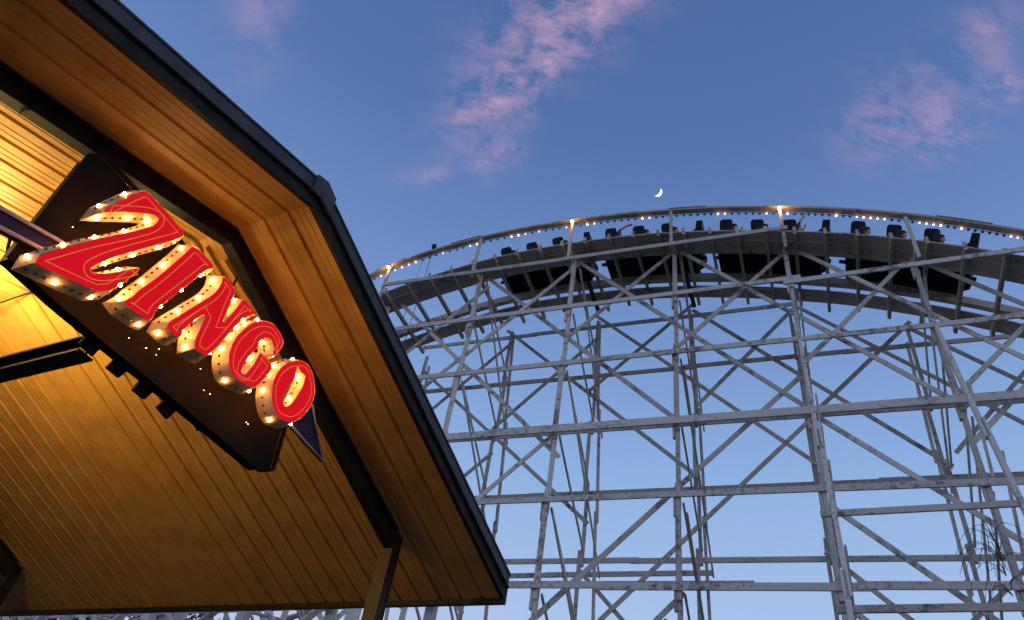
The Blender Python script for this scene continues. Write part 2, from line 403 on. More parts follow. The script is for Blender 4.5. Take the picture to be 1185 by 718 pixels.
# purple arrow behind the letters: shaft and pointed head, with neon tubes on its edges
for poly_, tubes in (([(-60, 204), (78, 284), (45, 291), (-60, 234)], [[(-60, 206), (78, 284)], [(-60, 232), (50, 289)]]),
                     ([(333, 488), (362, 466), (374, 534)], [[(335, 491), (374, 534), (361, 468)]])):
    bm = NB(); p_ = poly2(poly_, .56); slab(bm, [G(u, v, .56) for u, v in p_], GN*.05)
    ar = local(link('arrow', bm, M['purple'], sign))
    for t_ in tubes:
        bm = NB(); tube(bm, [G(*gpix(x, y, .54), .54) for x, y in t_], .016, 8)
        link('neon_tube', bm, M['tube'], ar)
for (a, b) in (((15, 262), (22, 286)), ((150, 215), (190, 232)), ((268, 335), (286, 318))):
    bm = NB(); tube(bm, [G(*gpix(*a, .6), .6), G(*gpix(*b, .9), 1.05)], .014, 6); local(link('stay_rod', bm, M['black'], sign))
LET = {
 'Z': ([(113, 246), (160.6, 222.5), (170, 221), (190, 243.5), (214.6, 272), (204.5, 276.5), (156.4, 289.5), (125, 299), (106, 308), (103.5, 312), (106, 316), (115, 318), (130, 317), (150, 313), (161.7, 310), (156.4, 316.6), (120, 341), (75, 321), (31, 300), (100, 280), (150, 270), (175, 263), (183, 257), (184, 252.5), (177, 248), (160.6, 246), (137.6, 245)], []),
 'I': ([(224.6, 283.5), (249, 310), (238, 312), (230, 319), (187, 353), (179, 360), (177, 366), (172.7, 372.5), (141, 350.5), (152, 345), (162, 335.5), (179, 324), (206, 301), (216, 292)], []),
 'N': ([(258.4, 318.4), (273, 336), (265.7, 352), (255.3, 379), (277, 353), (281.4, 345.5), (297, 362.5), (283, 367), (272, 377), (262, 389), (249, 404), (238, 413), (222, 401), (241.7, 359), (211.4, 381), (208, 390.5), (203, 389.4), (189.4, 377), (219.7, 358), (247, 341.4), (256, 330)], []),
 'G': ([(329, 398), (323, 384), (315, 374), (305, 371.5), (296, 373), (287.5, 377), (275, 388), (268.5, 399), (265, 411), (264.5, 422), (267.5, 434), (276, 441), (292.7, 448.4), (299, 446), (316.2, 425), (305, 411), (300.5, 408.5), (298, 415), (286, 432.5), (281.5, 434.5), (278.5, 431), (281, 422), (289, 411), (297, 403), (299, 396), (306, 390), (313, 391.5), (317, 400.5), (315.5, 414.5)], []),
 'O': ([(364, 446), (361, 430), (355, 420.5), (346.2, 417), (332.3, 420), (322, 429), (315.5, 443), (314, 459.7), (317, 476), (323.6, 485), (337.5, 489.3), (349.7, 483), (359.3, 470), (364, 457)],
       [[(327, 469), (328, 458), (335, 446), (341, 438), (342, 430), (344, 422.5), (348, 431), (353, 434), (352, 443), (346, 455), (338, 467), (331, 472)]]),
}
SM = {'Z': 1, 'I': 1, 'N': 1, 'G': 2, 'O': 2}
ORDER = 'ZINGO'
proto_bulb = None
for ci, ch in enumerate(ORDER):
    outer, holes = LET[ch]
    lo_ = densify(poly2(outer, FO), smooth=SM[ch]); hl = [densify(poly2(h, FO), smooth=2) for h in holes]
    bm = NB()
    fs = fill(bm, [lo_]+hl, FO)
    ex = bmesh.ops.extrude_face_region(bm, geom=fs)
    bmesh.ops.translate(bm, vec=GN*.012, verts=[v for v in ex['geom'] if isinstance(v, bmesh.types.BMVert)])
    lt = local(link('letter', bm, M['red'], sign)); lt['label'] = 'red letter %s with gold outline' % ch
    # flared cream return behind the face
    bm = NB()
    for lp_, sg in [(lo_, 1)]+[(h, -1) for h in hl]:
        bk = offset(lp_, (.046 if sg > 0 else .0)); fr = offset(lp_, .004*sg)
        A = [bm.verts.new(G(u, v, FO-.006)) for u, v in fr]; B = [bm.verts.new(G(u, v, BO)) for u, v in bk]
        for i in range(len(A)):
            j = (i+1) % len(A)
            bm.faces.new((A[i], A[j], B[j], B[i]))
    link('return', bm, M['cream'], lt)
    # gold line inset on the face
    bm = NB()
    ins = offset(lo_, -.048); ins2 = offset(lo_, -.0535)
    for i in range(len(ins)):
        j = (i+1) % len(ins)
        bm.faces.new([bm.verts.new(G(*q_, FO-.004)) for q_ in (ins[i], ins[j], ins2[j], ins2[i])])
    link('gold_outline', bm, M['gold'], lt)
    # bulbs along the returns
    bmu = NB(); cnt = 0
    for lp_, sg in [(lo_, 1)]+[(h, -1) for h in hl]:
        n_ = len(lp_); acc_ = .03; rowi = 0
        for i in range(n_):
            a = Vector(lp_[i]); b = Vector(lp_[(i+1) % n_]); L_ = (b-a).length
            if L_ < 1e-6: continue
            e = (b-a)/L_; nrm = Vector((e.y, -e.x))*(1 if area(lp_) > 0 else -1)*sg
            while acc_ < L_:
                p = a+e*acc_; acc_ += .072; rowi += 1
                lit = (rowi % 4 == 1)
                q_ = p+nrm*(.030 if sg > 0 else .006)
                P_ = G(q_.x, q_.y, (FO+BO)/2+.01)
                if lit:
                    if proto_bulb is None:
                        bb = NB(); ball(bb, Vector((0, 0, 0)), .017, 10); proto_bulb = link('bulb', bb, M['bulb'], lt, True); bo = proto_bulb
                    else:
                        bo = proto_bulb.copy(); COL.objects.link(bo); bo.parent = lt
                    bo.location = P_; cnt += 1
                else: ball(bmu, P_, .013, 6)
            acc_ -= L_
    uo = link('unlit_bulbs', bmu, M['socket'], lt, kind='stuff')
# small pilot bulbs along the lower side of the panel
for (x, y) in ((84, 263), (149, 391), (169, 403), (181, 411), (184, 404), (232, 427), (236, 452), (243, 456), (287, 491), (285, 489)):
    bo = proto_bulb.copy(); COL.objects.link(bo); bo.parent = pane; bo.scale = (.11,)*3; bo.location = G(*gpix(x, y, .60), .60)

# ------------------------------------------------------------ roller coaster
CU = Vector((.897, -.442, 0)).normalized(); CN = Vector((-CU.y, CU.x, 0)); F4 = Vector((4.61, 15.07, 1.6)); BAY = 3.15
def K(s, n, z): return F4+CU*(s*BAY)+CN*n+Vector((0, 0, z))
def kpix(px, py, o):
    d = ray(px, py); t = ((F4-EYE).dot(CN)+o)/d.dot(CN); X = EYE+d*t
    return ((X-F4).dot(CU)/BAY, X.z-1.6)
def interp(tab, x):
    if x <= tab[0][0]: a, b = tab[0], tab[1]
    elif x >= tab[-1][0]: a, b = tab[-2], tab[-1]
    else:
        for a, b in zip(tab, tab[1:]):
            if a[0] <= x <= b[0]: break
    return a[1]+(b[1]-a[1])*(x-a[0])/(b[0]-a[0])
HTAB = [(-7, 8.5), (-6, 11.4), (-5, 14.1), (-4.2, 16.0), (-3.4, 17.45), (-3.08, 17.86), (-2.66, 18.28), (-2, 18.58), (-1.5, 18.65), (-1, 18.62), (-.5, 18.52), (0, 18.32), (.5, 18.04), (1, 17.64), (1.5, 17.14), (2, 16.50), (2.4, 15.87), (2.75, 15.24), (3.5, 13.75), (4.5, 11.6), (6, 8.2)]
DTAB = [(-7, 7.3), (-6, 10.2), (-5, 12.9), (-4.2, 14.8), (-3.4, 16.2), (-3.08, 16.55), (-2.55, 17.02), (-2, 17.38), (-1.5, 17.54), (-1, 17.56), (-.5, 17.50), (0, 17.32), (.5, 17.02), (1, 16.63), (1.5, 16.16), (1.9, 15.65), (2.3, 15.07), (2.67, 14.44), (3.4, 13.0), (4.5, 10.6), (6, 7.2)]
def smooth(tab, x): return (interp(tab, x-.18)+interp(tab, x)*2+interp(tab, x+.18))/4
def hz(s): return smooth(HTAB, s)
def dz(s): return smooth(DTAB, s)
LV = [17.4, 15.2, 13.0, 10.8, 8.7, 6.55, 4.4, 2.2, 0.0]
GZ = -1.6
SB = [-7.1, -6.1, -5.1, -4.12, -3.12, -2.06, -1.02, 0, 1.0, 1.98, 2.98, 3.98, 4.98, 5.98]
cst = empty('roller_coaster', (F4.x, F4.y, 0), 'tall white timber roller coaster hill with its curved track above the lattice', 'roller coaster')
CL = cst.location.copy()
def cl(name, bm, mat, parent=cst, **k):
    o = link(name, bm, mat, parent, **k)
    if parent is cst: o.location = -CL
    return o
def plank_run(bm, pa, pb, a, b, up=Vector((0, 0, 1)), seg=5.2, jit=.0):
    """a long member made of overlapping lengths of timber, slightly uneven"""
    pa = Vector(pa); pb = Vector(pb); L_ = (pb-pa).length; k = max(1, int(round(L_/seg))); d = (pb-pa)/L_
    s = d.cross(up).normalized(); t = s.cross(d)
    for i in range(k):
        q0 = pa+d*(L_*i/k); q1 = pa+d*(L_*(i+1)/k)
        o_ = s*(a*.5*(1 if i % 2 else -1)*.35)+t*random.uniform(-.012, .012)
        beam(bm, q0+o_, q1+o_+t*random.uniform(-.012, .012), a, b*random.uniform(.94, 1.05), up=up, e0=.12, e1=.12)
# posts
for i, s in enumerate(SB):
    top = min(dz(s)+.05, 17.9)
    hasrail = True
    # front row: overlapping timbers bolted face to face
    bm = NB(); zs = [GZ]+[l for l in reversed(LV) if l < top-.6]+[top]
    for k in range(0, len(zs)-1):
        a0 = zs[k]; a1 = zs[k+1]
        dx = .032 if k % 2 else -.032; dy = .03 if k % 2 else -.03
        beam(bm, K(s, dy, a0-.28*(k > 0)), K(s, dy, a1+.25*(k < len(zs)-2)), .10, .12, up=CN)
        if k % 2 == 0: beam(bm, K(s+(dx*1.3)/BAY, dy+.02, a0-.30*(k > 0)), K(s+(dx*1.3)/BAY, dy+.02, a1+.35*(k < len(zs)-2)), .065, .10, up=CN)
    for z in LV:
        if z < top: 
            for ddz in (-.05, .05): tube(bm, [K(s, -.155, z+ddz), K(s, -.185, z+ddz)], .018, 6)
            beam(bm, K(s-.027, -.02, z-.50), K(s-.027, -.02, z+.12), .05, .12, up=CN)
    cl('post', bm, M['wood'])
    bm = NB()
    for k in range(0, len(zs)-1):
        a0 = zs[k]; a1 = zs[k+1]; dx = .04 if k % 2 else -.04
        if a1 > 17.3: a1 = 17.3
        beam(bm, K(s+dx/BAY, 3.2, a0-.2*(k > 0)), K(s+dx/BAY, 3.2, a1+.25), .09, .10, up=CN)
    cl('post', bm, M['wood2'])
    # battered outer leg behind
    ztop = top-.2
    def ob(z): return 3.35+.16*(17-z)
    bm = NB(); zz = ztop; k = 0
    while zz > GZ:
        z2 = max(GZ, zz-3.4); e_ = .05*(k % 2)
        beam(bm, K(s+e_/BAY, ob(zz), zz), K(s+e_/BAY, ob(z2), z2), .08, .10, up=CN, e0=.15, e1=.0 if z2 == GZ else .2); zz = z2; k += 1
    cl('outer_leg', bm, M['wood'])
    if s > .5:   # battered leg in front, from the third level down
        z0 = 12.9
        bm = NB(); zz = z0; k = 0
        def of(z): return -.28*(z0-z)-.12
        while zz > GZ:
            z2 = max(GZ, zz-3.6); e_ = .045*(k % 2)
            beam(bm, K(s+e_/BAY, of(zz), zz), K(s+e_/BAY, of(z2), z2), .09, .11, up=CN, e0=.3, e1=.0 if z2 == GZ else .25); zz = z2; k += 1
        cl('outer_leg', bm, M['wood'])
    # handrail post
    bm = NB(); beam(bm, K(s, -.68, dz(s)-.75), K(s, -.64, hz(s)-.05), .085, .08, up=CN)
    beam(bm, K(s, -.60, dz(s)-.3), K(s, .0, dz(s)-.35), .06, .12)
    cl('handrail_post', bm, M['wood'])
    # cross bracing inside the bent
    bm = NB()
    zl = [l for l in LV if l < top+.1]
    for a, b in zip(zl, zl[1:]):
        beam(bm, K(s+.03, .1, a-.1), K(s+.03, 3.1, b+.15), .07, .045, up=CU)
    for k in range(0, len(zl)-2, 1):
        zb = zl[k+2] if k+2 < len(zl) else GZ
        if k % 2 == 0: beam(bm, K(s+.055, .1, zl[k]-.35), K(s+.055, ob(zb)-.05, zb+.1), .07, .045, up=CU)
    if s > .5:
        for k in range(3, len(LV)-1):
            if LV[k] < z0: beam(bm, K(s+.04, of(LV[k]), LV[k]), K(s+.04, -.1, LV[k+1]), .10, .045, up=CU)
    cl('bent_brace', bm, M['wood'])
    if s in (-1.02, 0):
        bm = NB(); zt_ = dz(s)
        beam(bm, K(s+.05, 1.05, zt_-.16), K(s+.07, 2.35, zt_-.40), .12, .12, up=CU)
        cl('track_brace', bm, M['brown'])
# ledgers
S0, S1 = -7.3, 6.2
for li, z in enumerate(LV):
    a, b = S0, S1
    if li == 0: a, b = -3.22, 1.0
    elif li == 1: a, b = -4.6, 2.95
    elif li == 2: a, b = -5.3, 3.9
    elif li == 3: a, b = -6.2, 4.6
    bm = NB()
    if li == 0:
        (sa, za), (sb, zb) = kpix(447, 329, -.76), kpix(906, 264, -.76); plank_run(bm, K(sa, -.76, za), K(sb, -.76, zb), .045, .145)
    else: plank_run(bm, K(a, -.13, z), K(1.05 if li == 1 else b, -.13, z), .045, .155)
    if li == 1:
        (sa, za), (sb, zb) = kpix(912, 326, -.76), kpix(1185, 286, -.76); plank_run(bm, K(sa, -.76, za), K(sb+.6, -.76, zb-.02), .045, .145)
    if li in (3,): plank_run(bm, K(a, -.20, z-.15), K(b, -.20, z-.13), .05, .09)
    cl('ledger', bm, M['wood'])
    bm = NB(); b2 = b if li else 1.02
    if li == 4: plank_run(bm, K(a, 3.32, z), K(b2, 3.32, z), .045, .155)
    else: plank_run(bm, K(a, 3.32, z), K(b2, 3.32, z), .045, .155)
    cl('ledger', bm, M['wood2'])
    if li in (4, 6):
        bm = NB(); plank_run(bm, K(-7.3, 3.35+.16*(17-z)+.1, z), K(.35 if li == 4 else 6.2, 3.35+.16*(17-z)+.1, z), .045, .12)
        cl('ledger', bm, M['wood2'])
for (pa, pb, of_) in (((585, 666), (781, 663), 4.95),):
    (sa, za), (sb, zb) = kpix(*pa, of_), kpix(*pb, of_); ex_ = 4 if of_ > 4 else 0
    bm = NB(); plank_run(bm, K(sa-ex_, of_, za-(zb-za)*ex_/(sb-sa)), K(sb+(.3 if ex_ else 0), of_, zb), .05, .15); cl('ledger', bm, M['wood2'])
for (pa, pb, of_) in (((957, 594), (1240, 578), -1.25), ((978, 706), (1240, 702), -2.2)):
    (sa, za), (sb, zb) = kpix(*pa, of_), kpix(*pb, of_)
    bm = NB(); plank_run(bm, K(sa, of_, za), K(sb+3, of_, za+(zb-za)*(sb+3-sa)/(sb-sa)), .05, .13); cl('ledger', bm, M['wood2'])
# long diagonal braces, front face and back face (s, z) to (s, z)
FD = [((-3, 16.6), (-1, 10.1)), ((-2.02, 17.35), (0, 10.9)), ((-1, 17.4), (1, 10.9)), ((0, 17.4), (2, 10.8)), ((1, 16.8), (3, 10.2)), ((2, 15.6), (4, 9.1)), ((3, 14), (5, 7.8)),
      ((-4, 15.0), (-2, 8.6)), ((-5, 13), (-3, 6.6)), ((-3.1, 13.2), (-2, 16.8)), ((-2.06, 13.9), (-1.02, 17.2)), ((-1.02, 14.2), (0, 17.3)), ((0, 13.3), (1, 16.5)), ((1, 12.4), (1.98, 15.7)), ((1.98, 11.0), (3, 14.2)),
      ((-1.04, 5.9), (1, 12.1)), ((1.02, 10.75), (3.0, 4.7)), ((1.04, 8.4), (3.0, 2.4)), ((2, 9.8), (3, 13.0)), ((1.05, 6.2), (2.6, 1.8)), ((1.7, 4.2), (3.3, 9.3)), ((-4, 8), (-2.06, 14)), ((-3.1, 4.4), (-1.02, 10.8)),
      ((3, 8.7), (5, 2.2)), ((-1, 4.4), (1, -1.4)), ((-3, 6.5), (-1, 0)), ((-2.06, 0), (0, 6.4)), ((-5.1, 2), (-3.1, 8.5)), ((-4.1, 4.4), (-2.06, -1.4)), ((-6, 6), (-4.1, 0)), ((0, -1.4), (2, 4.4))]
BD = [((-2.1, 17.5), (0, 11.1)), ((-1.05, 17.7), (1, 11.3)), ((0.05, 17.4), (2, 11.1)), ((1.1, 16.9), (3, 10.9)), ((2.0, 15.7), (4, 9.4)), ((-1.05, 14.4), (0, 17.6)), ((.05, 13.6), (1, 16.95)), ((1.1, 13.0), (2, 15.8)), ((2.1, 11.5), (3, 14.6)),
      ((-1, 6.4), (1, 12.6)), ((-3.1, 16), (-1, 9.8)), ((-3.1, 13.4), (-2.06, 16.8)), ((-2.06, 13.3), (-1.02, 16.7)), ((-4.1, 13.5), (-2.06, 7.2)), ((-4.1, 6), (-2.06, 12.2)), ((-3, 2), (-1, 8.2)), ((-1, 8.3), (.6, 3.0)),
      ((1, 4.6), (3, 10.4)), ((1, 8.7), (3, 2.2)), ((-2.06, 6.5), (0, 0)), ((0, 0), (2, 6.4)), ((3, 3), (5, 9)), ((-5.1, 8.7), (-3.1, 2.2)), ((-5.1, 0), (-3.1, 6.4)), ((-6.1, 9), (-4.1, 2.2))]
for i, ((a, za), (b, zb)) in enumerate(FD):
    bm = NB(); o_ = .14 if i % 2 else .08
    plank_run(bm, K(a, o_, za), K(b, o_, zb), .04, .12, seg=4.2); cl('diagonal_brace', bm, M['wood'])
for i, ((a, za), (b, zb)) in enumerate(BD):
    bm = NB(); o_ = 3.06 if i % 2 else 3.12
    plank_run(bm, K(a, o_, za), K(b, o_, zb), .04, .115, seg=4.2); cl('diagonal_brace', bm, M['wood2'])
# the track bed
def sweep(name, mat, n0, n1, zlo, zhi, a=-6.8, b=6.0, step=.12, parent=cst, fn=dz):
    bm = NB(); prev = None; s = a
    while s <= b+1e-6:
        z = fn(s); r_ = [bm.verts.new(K(s, nn, z+zz)) for nn, zz in ((n0, zlo), (n1, zlo), (n1, zhi), (n0, zhi))]
        if prev:
            for k in range(4): bm.faces.new((prev[k], prev[(k+1) % 4], r_[(k+1) % 4], r_[k]))
        else: bm.faces.new(r_[::-1])
        prev = r_; s += step
    bm.faces.new(prev)
    return cl(name, bm, mat, parent)
for n0, n1 in ((-.60, -.24), (-.215, .13)): sweep('walkway_board', M['deck'], n0, n1, .0, .045)
for n0, n1 in ((1.78, 2.02), (2.04, 2.30)): sweep('walkway_board', M['deck'], n0, n1, .0, .045)
for n0, n1 in ((.14, .32), (1.42, 1.58)):
    r_ = sweep('track_stringer', M['deck'], n0, n1, .0, .26)
    sweep('rail', M['rail'], n0+.04, n1+.03, .262, .272, parent=r_)
s = -6.5; 
while s < 5.8:
    bm = NB(); j = random.uniform(-.03, .03)
    beam(bm, K(s, -.68+j, dz(s)-.075), K(s, 2.46+random.uniform(-.1, .14), dz(s)-.075), .085, .14)
    beam(bm, K(s, -.66, dz(s)-.05), K(s, -.66, dz(s)+.12), .08, .04, up=CN)
    cl('track_tie', bm, M['deck']); s += .245
# handrail with its planks
hr = sweep('handrail', M['deck'], -.70, -.52, -.05, .03, fn=hz)
for (a, b) in ((-2.42, -1.95), (-.02, .38), (2.2, 2.6), (-3.3, -2.9)):
    sweep('cover_plank', M['deck'], -.72, -.52, .035, .06, a, b, fn=hz, parent=hr)

# string of bulbs clipped under the handrail
cs = empty('string_lights', K(0, -.7, 18), 'string of small bulbs, part lit, clipped under the curved handrail of the coaster', 'string lights')
bm = NB(); tube(bm, [K(s_/10, -.50, hz(s_/10)-.06-.012*(s_ % 2)) for s_ in range(-46, 36)], .008, 5)
o = link('cable', bm, M['black'], cs); o.location = -cs.location
bb = NB(); ball(bb, Vector((0, 0, 0)), .030, 8); litme = link('bulb', bb, M['bulb2'], cs, True)
bb = NB(); ball(bb, Vector((0, 0, 0)), .042, 8); dimme = link('bulb', bb, M['dimbulb'], cs, True)
litpx = [444, 457, 464, 472, 482, 511, 541, 546, 551, 591, 597, 610, 621, 653, 660, 681, 687, 745, 752, 829, 836, 886, 912, 970, 993, 1001, 1009, 1018, 1026, 1063, 1072, 1080, 1089, 1113, 1168, 1177]
def px_of(s_):
    P_ = K(s_, -.5, hz(s_)-.105)-EYE; return W/2+FPX*P_.dot(CRT)/P_.dot(CF)
ss = []; last = None; s_ = -3.7
while s_ < 2.95:
    x = px_of(s_)
    if last is None or x-last >= 7.75: ss.append((s_, x)); last = x
    s_ += .004
used = set(); first = [True, True]
for px in litpx:
    k = min(range(len(ss)), key=lambda q_: abs(ss[q_][1]-px)); used.add(k)
for k, (s_, x) in enumerate(ss):
    lit = k in used; src = litme if lit else dimme
    bo = src if first[lit] else src.copy()
    if not first[lit]: COL.objects.link(bo); bo.parent = cs
    first[lit] = False
    bo.location = K(s_, -.50, hz(s_)-.105)-cs.location
    if lit: bo.scale = (random.uniform(.8, 1.25),)*3
# brighter post lamps at the handrail posts
for s_, lb in ((-3.12, 'orange bulb lamp on the handrail post at the left end of the hill'), (-1.02, 'orange bulb lamp on the handrail post left of the moon'), (1.0, 'orange bulb lamp on the handrail post right of the moon')):
    t = empty('post_lamp', K(s_, -.72, hz(s_)-.12), lb, 'lamp', 'lamps on the coaster handrail')
    bb = NB(); ball(bb, Vector((0, 0, 0)), .06, 12); link('lamp_glass', bb, M['lampg'], t, True)
    bb = NB(); tube(bb, [Vector((0, 0, .05)), Vector((0, 0, .10))], .035, 10); link('lamp_socket', bb, M['black'], t)
    l = D.lights.new('post_lamp_light', 'POINT'); l.energy = 9; l.color = (1, .5, .18); l.shadow_soft_size = .08
    lo = D.objects.new('post_lamp_light', l); COL.objects.link(lo); lo.parent = t; lo.location = -CN*.12+Vector((0, 0, -.04))

# ------------------------------------------------------------ the train
def make_car():
    t = empty('coaster_car', (0, 0, 0), '', 'coaster car', 'cars of the roller coaster train')
    W2 = .60
    # tub: side profile extruded across, hollowed by the benches inside
    bm = NB()
    prof = [(-1.52, .30), (1.45, .30), (1.62, .42), (1.66, .78), (1.56, 1.02), (1.40, .98), (1.28, .80), (.9, .72), (.7, .86), (.3, .86), (.1, .70), (-.1, .72), (-.28, .86), (-.68, .86), (-.88, .70), (-1.05, .74), (-1.2, .92), (-1.54, .96), (-1.58, .6)]
    for sy in (-1, 1):
        slab(bm, [Vector((x, sy*W2, z)) for x, z in prof], Vector((0, -sy*.05, 0)))
    slab(bm, [Vector((-1.5, -W2+.05, .32)), Vector((1.45, -W2+.05, .32)), Vector((1.45, W2-.05, .32)), Vector((-1.5, W2-.05, .32))], Vector((0, 0, .05)))
    slab(bm, [Vector((1.44, -W2+.05, .33)), Vector((1.6, -W2+.05, .45)), Vector((1.63, -W2+.05, .78)), Vector((1.54, -W2+.05, 1.0)), Vector((1.47, -W2+.05, .98)), Vector((1.5, -W2+.05, .7))], Vector((0, 2*W2-.1, 0)))
    link('body', bm, M['car'], t)
    for x in (-1.32, -.36, .60):
        bm = NB()
        bk = [(x-.16, .55), (x+.08, .55), (x+.06, 1.42), (x, 1.50), (x-.30, 1.48), (x-.34, 1.38)]
        slab(bm, [Vector((a, -.54, b)) for a, b in bk], Vector((0, 1.08, 0)))
        bmesh.ops.bevel(bm, geom=bm.edges[:], offset=.03, segments=2, affect='EDGES')
        st = link('seat_back', bm, M['car'], t, True)
        bm = NB(); slab(bm, [Vector((x+.05, -.54, .52)), Vector((x+.55, -.54, .54)), Vector((x+.55, -.54, .66)), Vector((x+.05, -.54, .62))], Vector((0, 1.08, 0)))
        link('seat', bm, M['car'], t)
        bm = NB(); tube(bm, [Vector((x+.62, -.56, .6)), Vector((x+.50, -.56, .86)), Vector((x+.42, -.5, .90)), Vector((x+.42, .5, .90)), Vector((x+.50, .56, .86)), Vector((x+.62, .56, .6))], .022, 8)
        link('lap_bar', bm, M['steel'], t)
    bm = NB(); beam(bm, (1.50, -.5, 1.33), (1.50, .5, 1.33), .20, .34); beam(bm, (1.50, -.4, .9), (1.50, -.4, 1.2), .06, .06, up=CN); beam(bm, (1.50, .4, .9), (1.50, .4, 1.2), .06, .06, up=CN)
    link('headboard', bm, M['car'], t)
    bm = NB(); beam(bm, (-1.45, -.3, .22), (1.5, -.3, .22), .10, .16); beam(bm, (-1.45, .3, .22), (1.5, .3, .22), .10, .16)
    beam(bm, (-1.7, 0, .25), (1.75, 0, .25), .09, .07)
    for x in (-1.1, 1.1): beam(bm, (x, -.6, .2), (x, .6, .2), .12, .1)
    beam(bm, (-1.5, 0, .13), (1.5, 0, .13), 1.12, .02)
    link('chassis', bm, M['car'], t)
    for x in (-1.1, 1.1):
        for y in (-.56, .56):
            bm = NB(); tube(bm, [Vector((x, y-.05, .38-.11)), Vector((x, y+.05, .38-.11))], .125, 16); link('wheel', bm, M['steel'], t)
    return t
CARS = [(-1.43, 'dark coaster car at the rear, leftmost of the train on the hill'), (-.30, 'dark coaster car second from the left, holding a rider waving one arm'),
        (.82, 'dark coaster car third from the left, just over the crest'), (1.90, 'dark coaster car leading the train down at the right')]
car0 = make_car(); frames = []
for i, (s, lb) in enumerate(CARS):
    c = car0 if i == 0 else copy_tree(car0)
    c['label'] = lb
    e = .45; P0 = K(s-e, .94, dz(s-e)+.0); P1 = K(s+e, .94, dz(s+e)+.0)
    X = (P1-P0).normalized(); Y = Vector((0, 0, 1)).cross(X).normalized(); Z = X.cross(Y)
    mt = Matrix((X, Y, Z)).transposed().to_4x4(); mt.translation = (P0+P1)/2+Z*.20
    c.matrix_world = mt; frames.append(mt)

# riders
def rider(mt, x, y, shirt, pose, lb, seed):
    rnd = random.Random(seed)
    V = []; E = []; R = []
    def v(p, r, par=None):
        V.append(Vector(p)); R.append(r)
        if par is not None: E.append((par, len(V)-1))
        return len(V)-1
    pel = v((0, 0, .10), .13); ab = v((-.02, 0, .27), .125, pel); chx = v((-.04, 0, .46), .145, ab); nk = v((-.01, 0, .60), .06, chx); hd0 = v((.01, 0, .68), .075, nk); hd1 = v((.02, 0, .77), .095, hd0); hd2 = v((.0, 0, .85), .07, hd1)
    v((.115, 0, .755), .018, hd1)
    for sy in (-1, 1):
        sh = v((-.03, sy*.17, .53), .062, chx)
        if pose == 'up' or (pose == 'one' and sy == -1):
            el = v((.06, sy*.24, .78), .045, sh); wr = v((.12, sy*.22, 1.02), .032, el); hn = v((.14, sy*.215, 1.10), .036, wr)
        elif pose == 'wave' and sy == -1:
            el = v((.10, sy*.25, .76), .05, sh); wr = v((.30, sy*.26, .93), .036, el); hn = v((.42, sy*.26, .96), .04, wr)
        else:
            el = v((.08, sy*.24, .33), .048, sh); wr = v((.30, sy*.17, .32), .034, el); hn = v((.37, sy*.15, .33), .038, wr)
        for f_, dy in enumerate((-.024, -.008, .008, .024)):
            d_ = (V[hn]-V[wr]).normalized(); v(V[hn]+d_*(.07+.01*(f_ in (1, 2)))+Vector((0, dy*1.3, 0)), .010, hn)
        v(V[hn]+(V[hn]-V[wr]).normalized()*.02+Vector((0, -sy*.05, .01)), .012, hn)
        hp = v((.05, sy*.09, .07), .10, pel); kn = v((.44, sy*.11, .12), .068, hp); an = v((.52, sy*.11, -.22), .048, kn); v((.64, sy*.11, -.25), .04, an)
    me = D.meshes.new('person'); me.from_pydata([tuple(a) for a in V], E, []); me.update()
    o = D.objects.new('person', me); COL.objects.link(o)
    sk = o.modifiers.new('Skin', 'SKIN'); o.modifiers.new('Sub', 'SUBSURF').levels = 1
    for k, r_ in enumerate(R): me.skin_vertices[0].data[k].radius = (r_, r_)
    me.skin_vertices[0].data[0].use_root = True
    dg = bpy.context.evaluated_depsgraph_get(); me2 = D.meshes.new_from_object(o.evaluated_get(dg))
    o.modifiers.clear(); o.data = me2
    me2.materials.clear()
    for mm_ in (shirt, M['skin'], M['jeans']): me2.materials.append(mm_)
    for p in me2.polygons:
        c = p.center; p.use_smooth = True
        if c.z > .60 and abs(c.y) < .13: p.material_index = 1
        elif c.z < .17: p.material_index = 2
        elif c.z > .74 or (c.x > .22 and c.z > .25): p.material_index = 1
    o.matrix_world = mt @ Matrix.Translation((x, y, .60))
    hb = NB(); ball(hb, Vector((-.02, 0, .80)), .112, 12)
    for vv in list(hb.verts):
        if vv.co.x > .03 and vv.co.z < .84: hb.verts.remove(vv)
    hx = link('hair', hb, M['hair'], o, True)
    tag(o, lb, 'person', 'riders on the roller coaster train')
X0 = {0: -1.22, 1: -.26, 2: .70}
carn = ['leftmost', 'second', 'third', 'rightmost']
rown = ['back', 'middle', 'front']
RID = [(0, 0, 'low', -.26), (0, 1, 'low', -.26), (0, 2, 'low', -.26), (1, 0, 'wave', -.26), (1, 1, 'low', -.26), (1, 2, 'low', -.26), (2, 0, 'low', -.26), (2, 0, 'one', .26), (2, 1, 'low', -.26), (2, 2, 'up', -.26), (3, 0, 'low', -.26), (3, 1, 'low', -.26), (3, 2, 'low', -.26)]
shn = {'sh1': 'dark blue', 'sh2': 'grey', 'sh3': 'maroon'}
for k, (c, r_, pose, y) in enumerate(RID):
    sk_ = ('sh1', 'sh2', 'sh3')[k % 3]
    ps = {'low': 'hands on the lap bar', 'wave': 'one arm waving forward', 'one': 'one arm raised', 'up': 'both arms raised'}[pose]
    lb = 'rider in the %s row of the %s coaster car, %s%s' % (rown[r_], carn[c], ps, ', far side' if y > 0 else '')
    rider(frames[c], X0[r_], y, M[sk_], pose, lb, k)

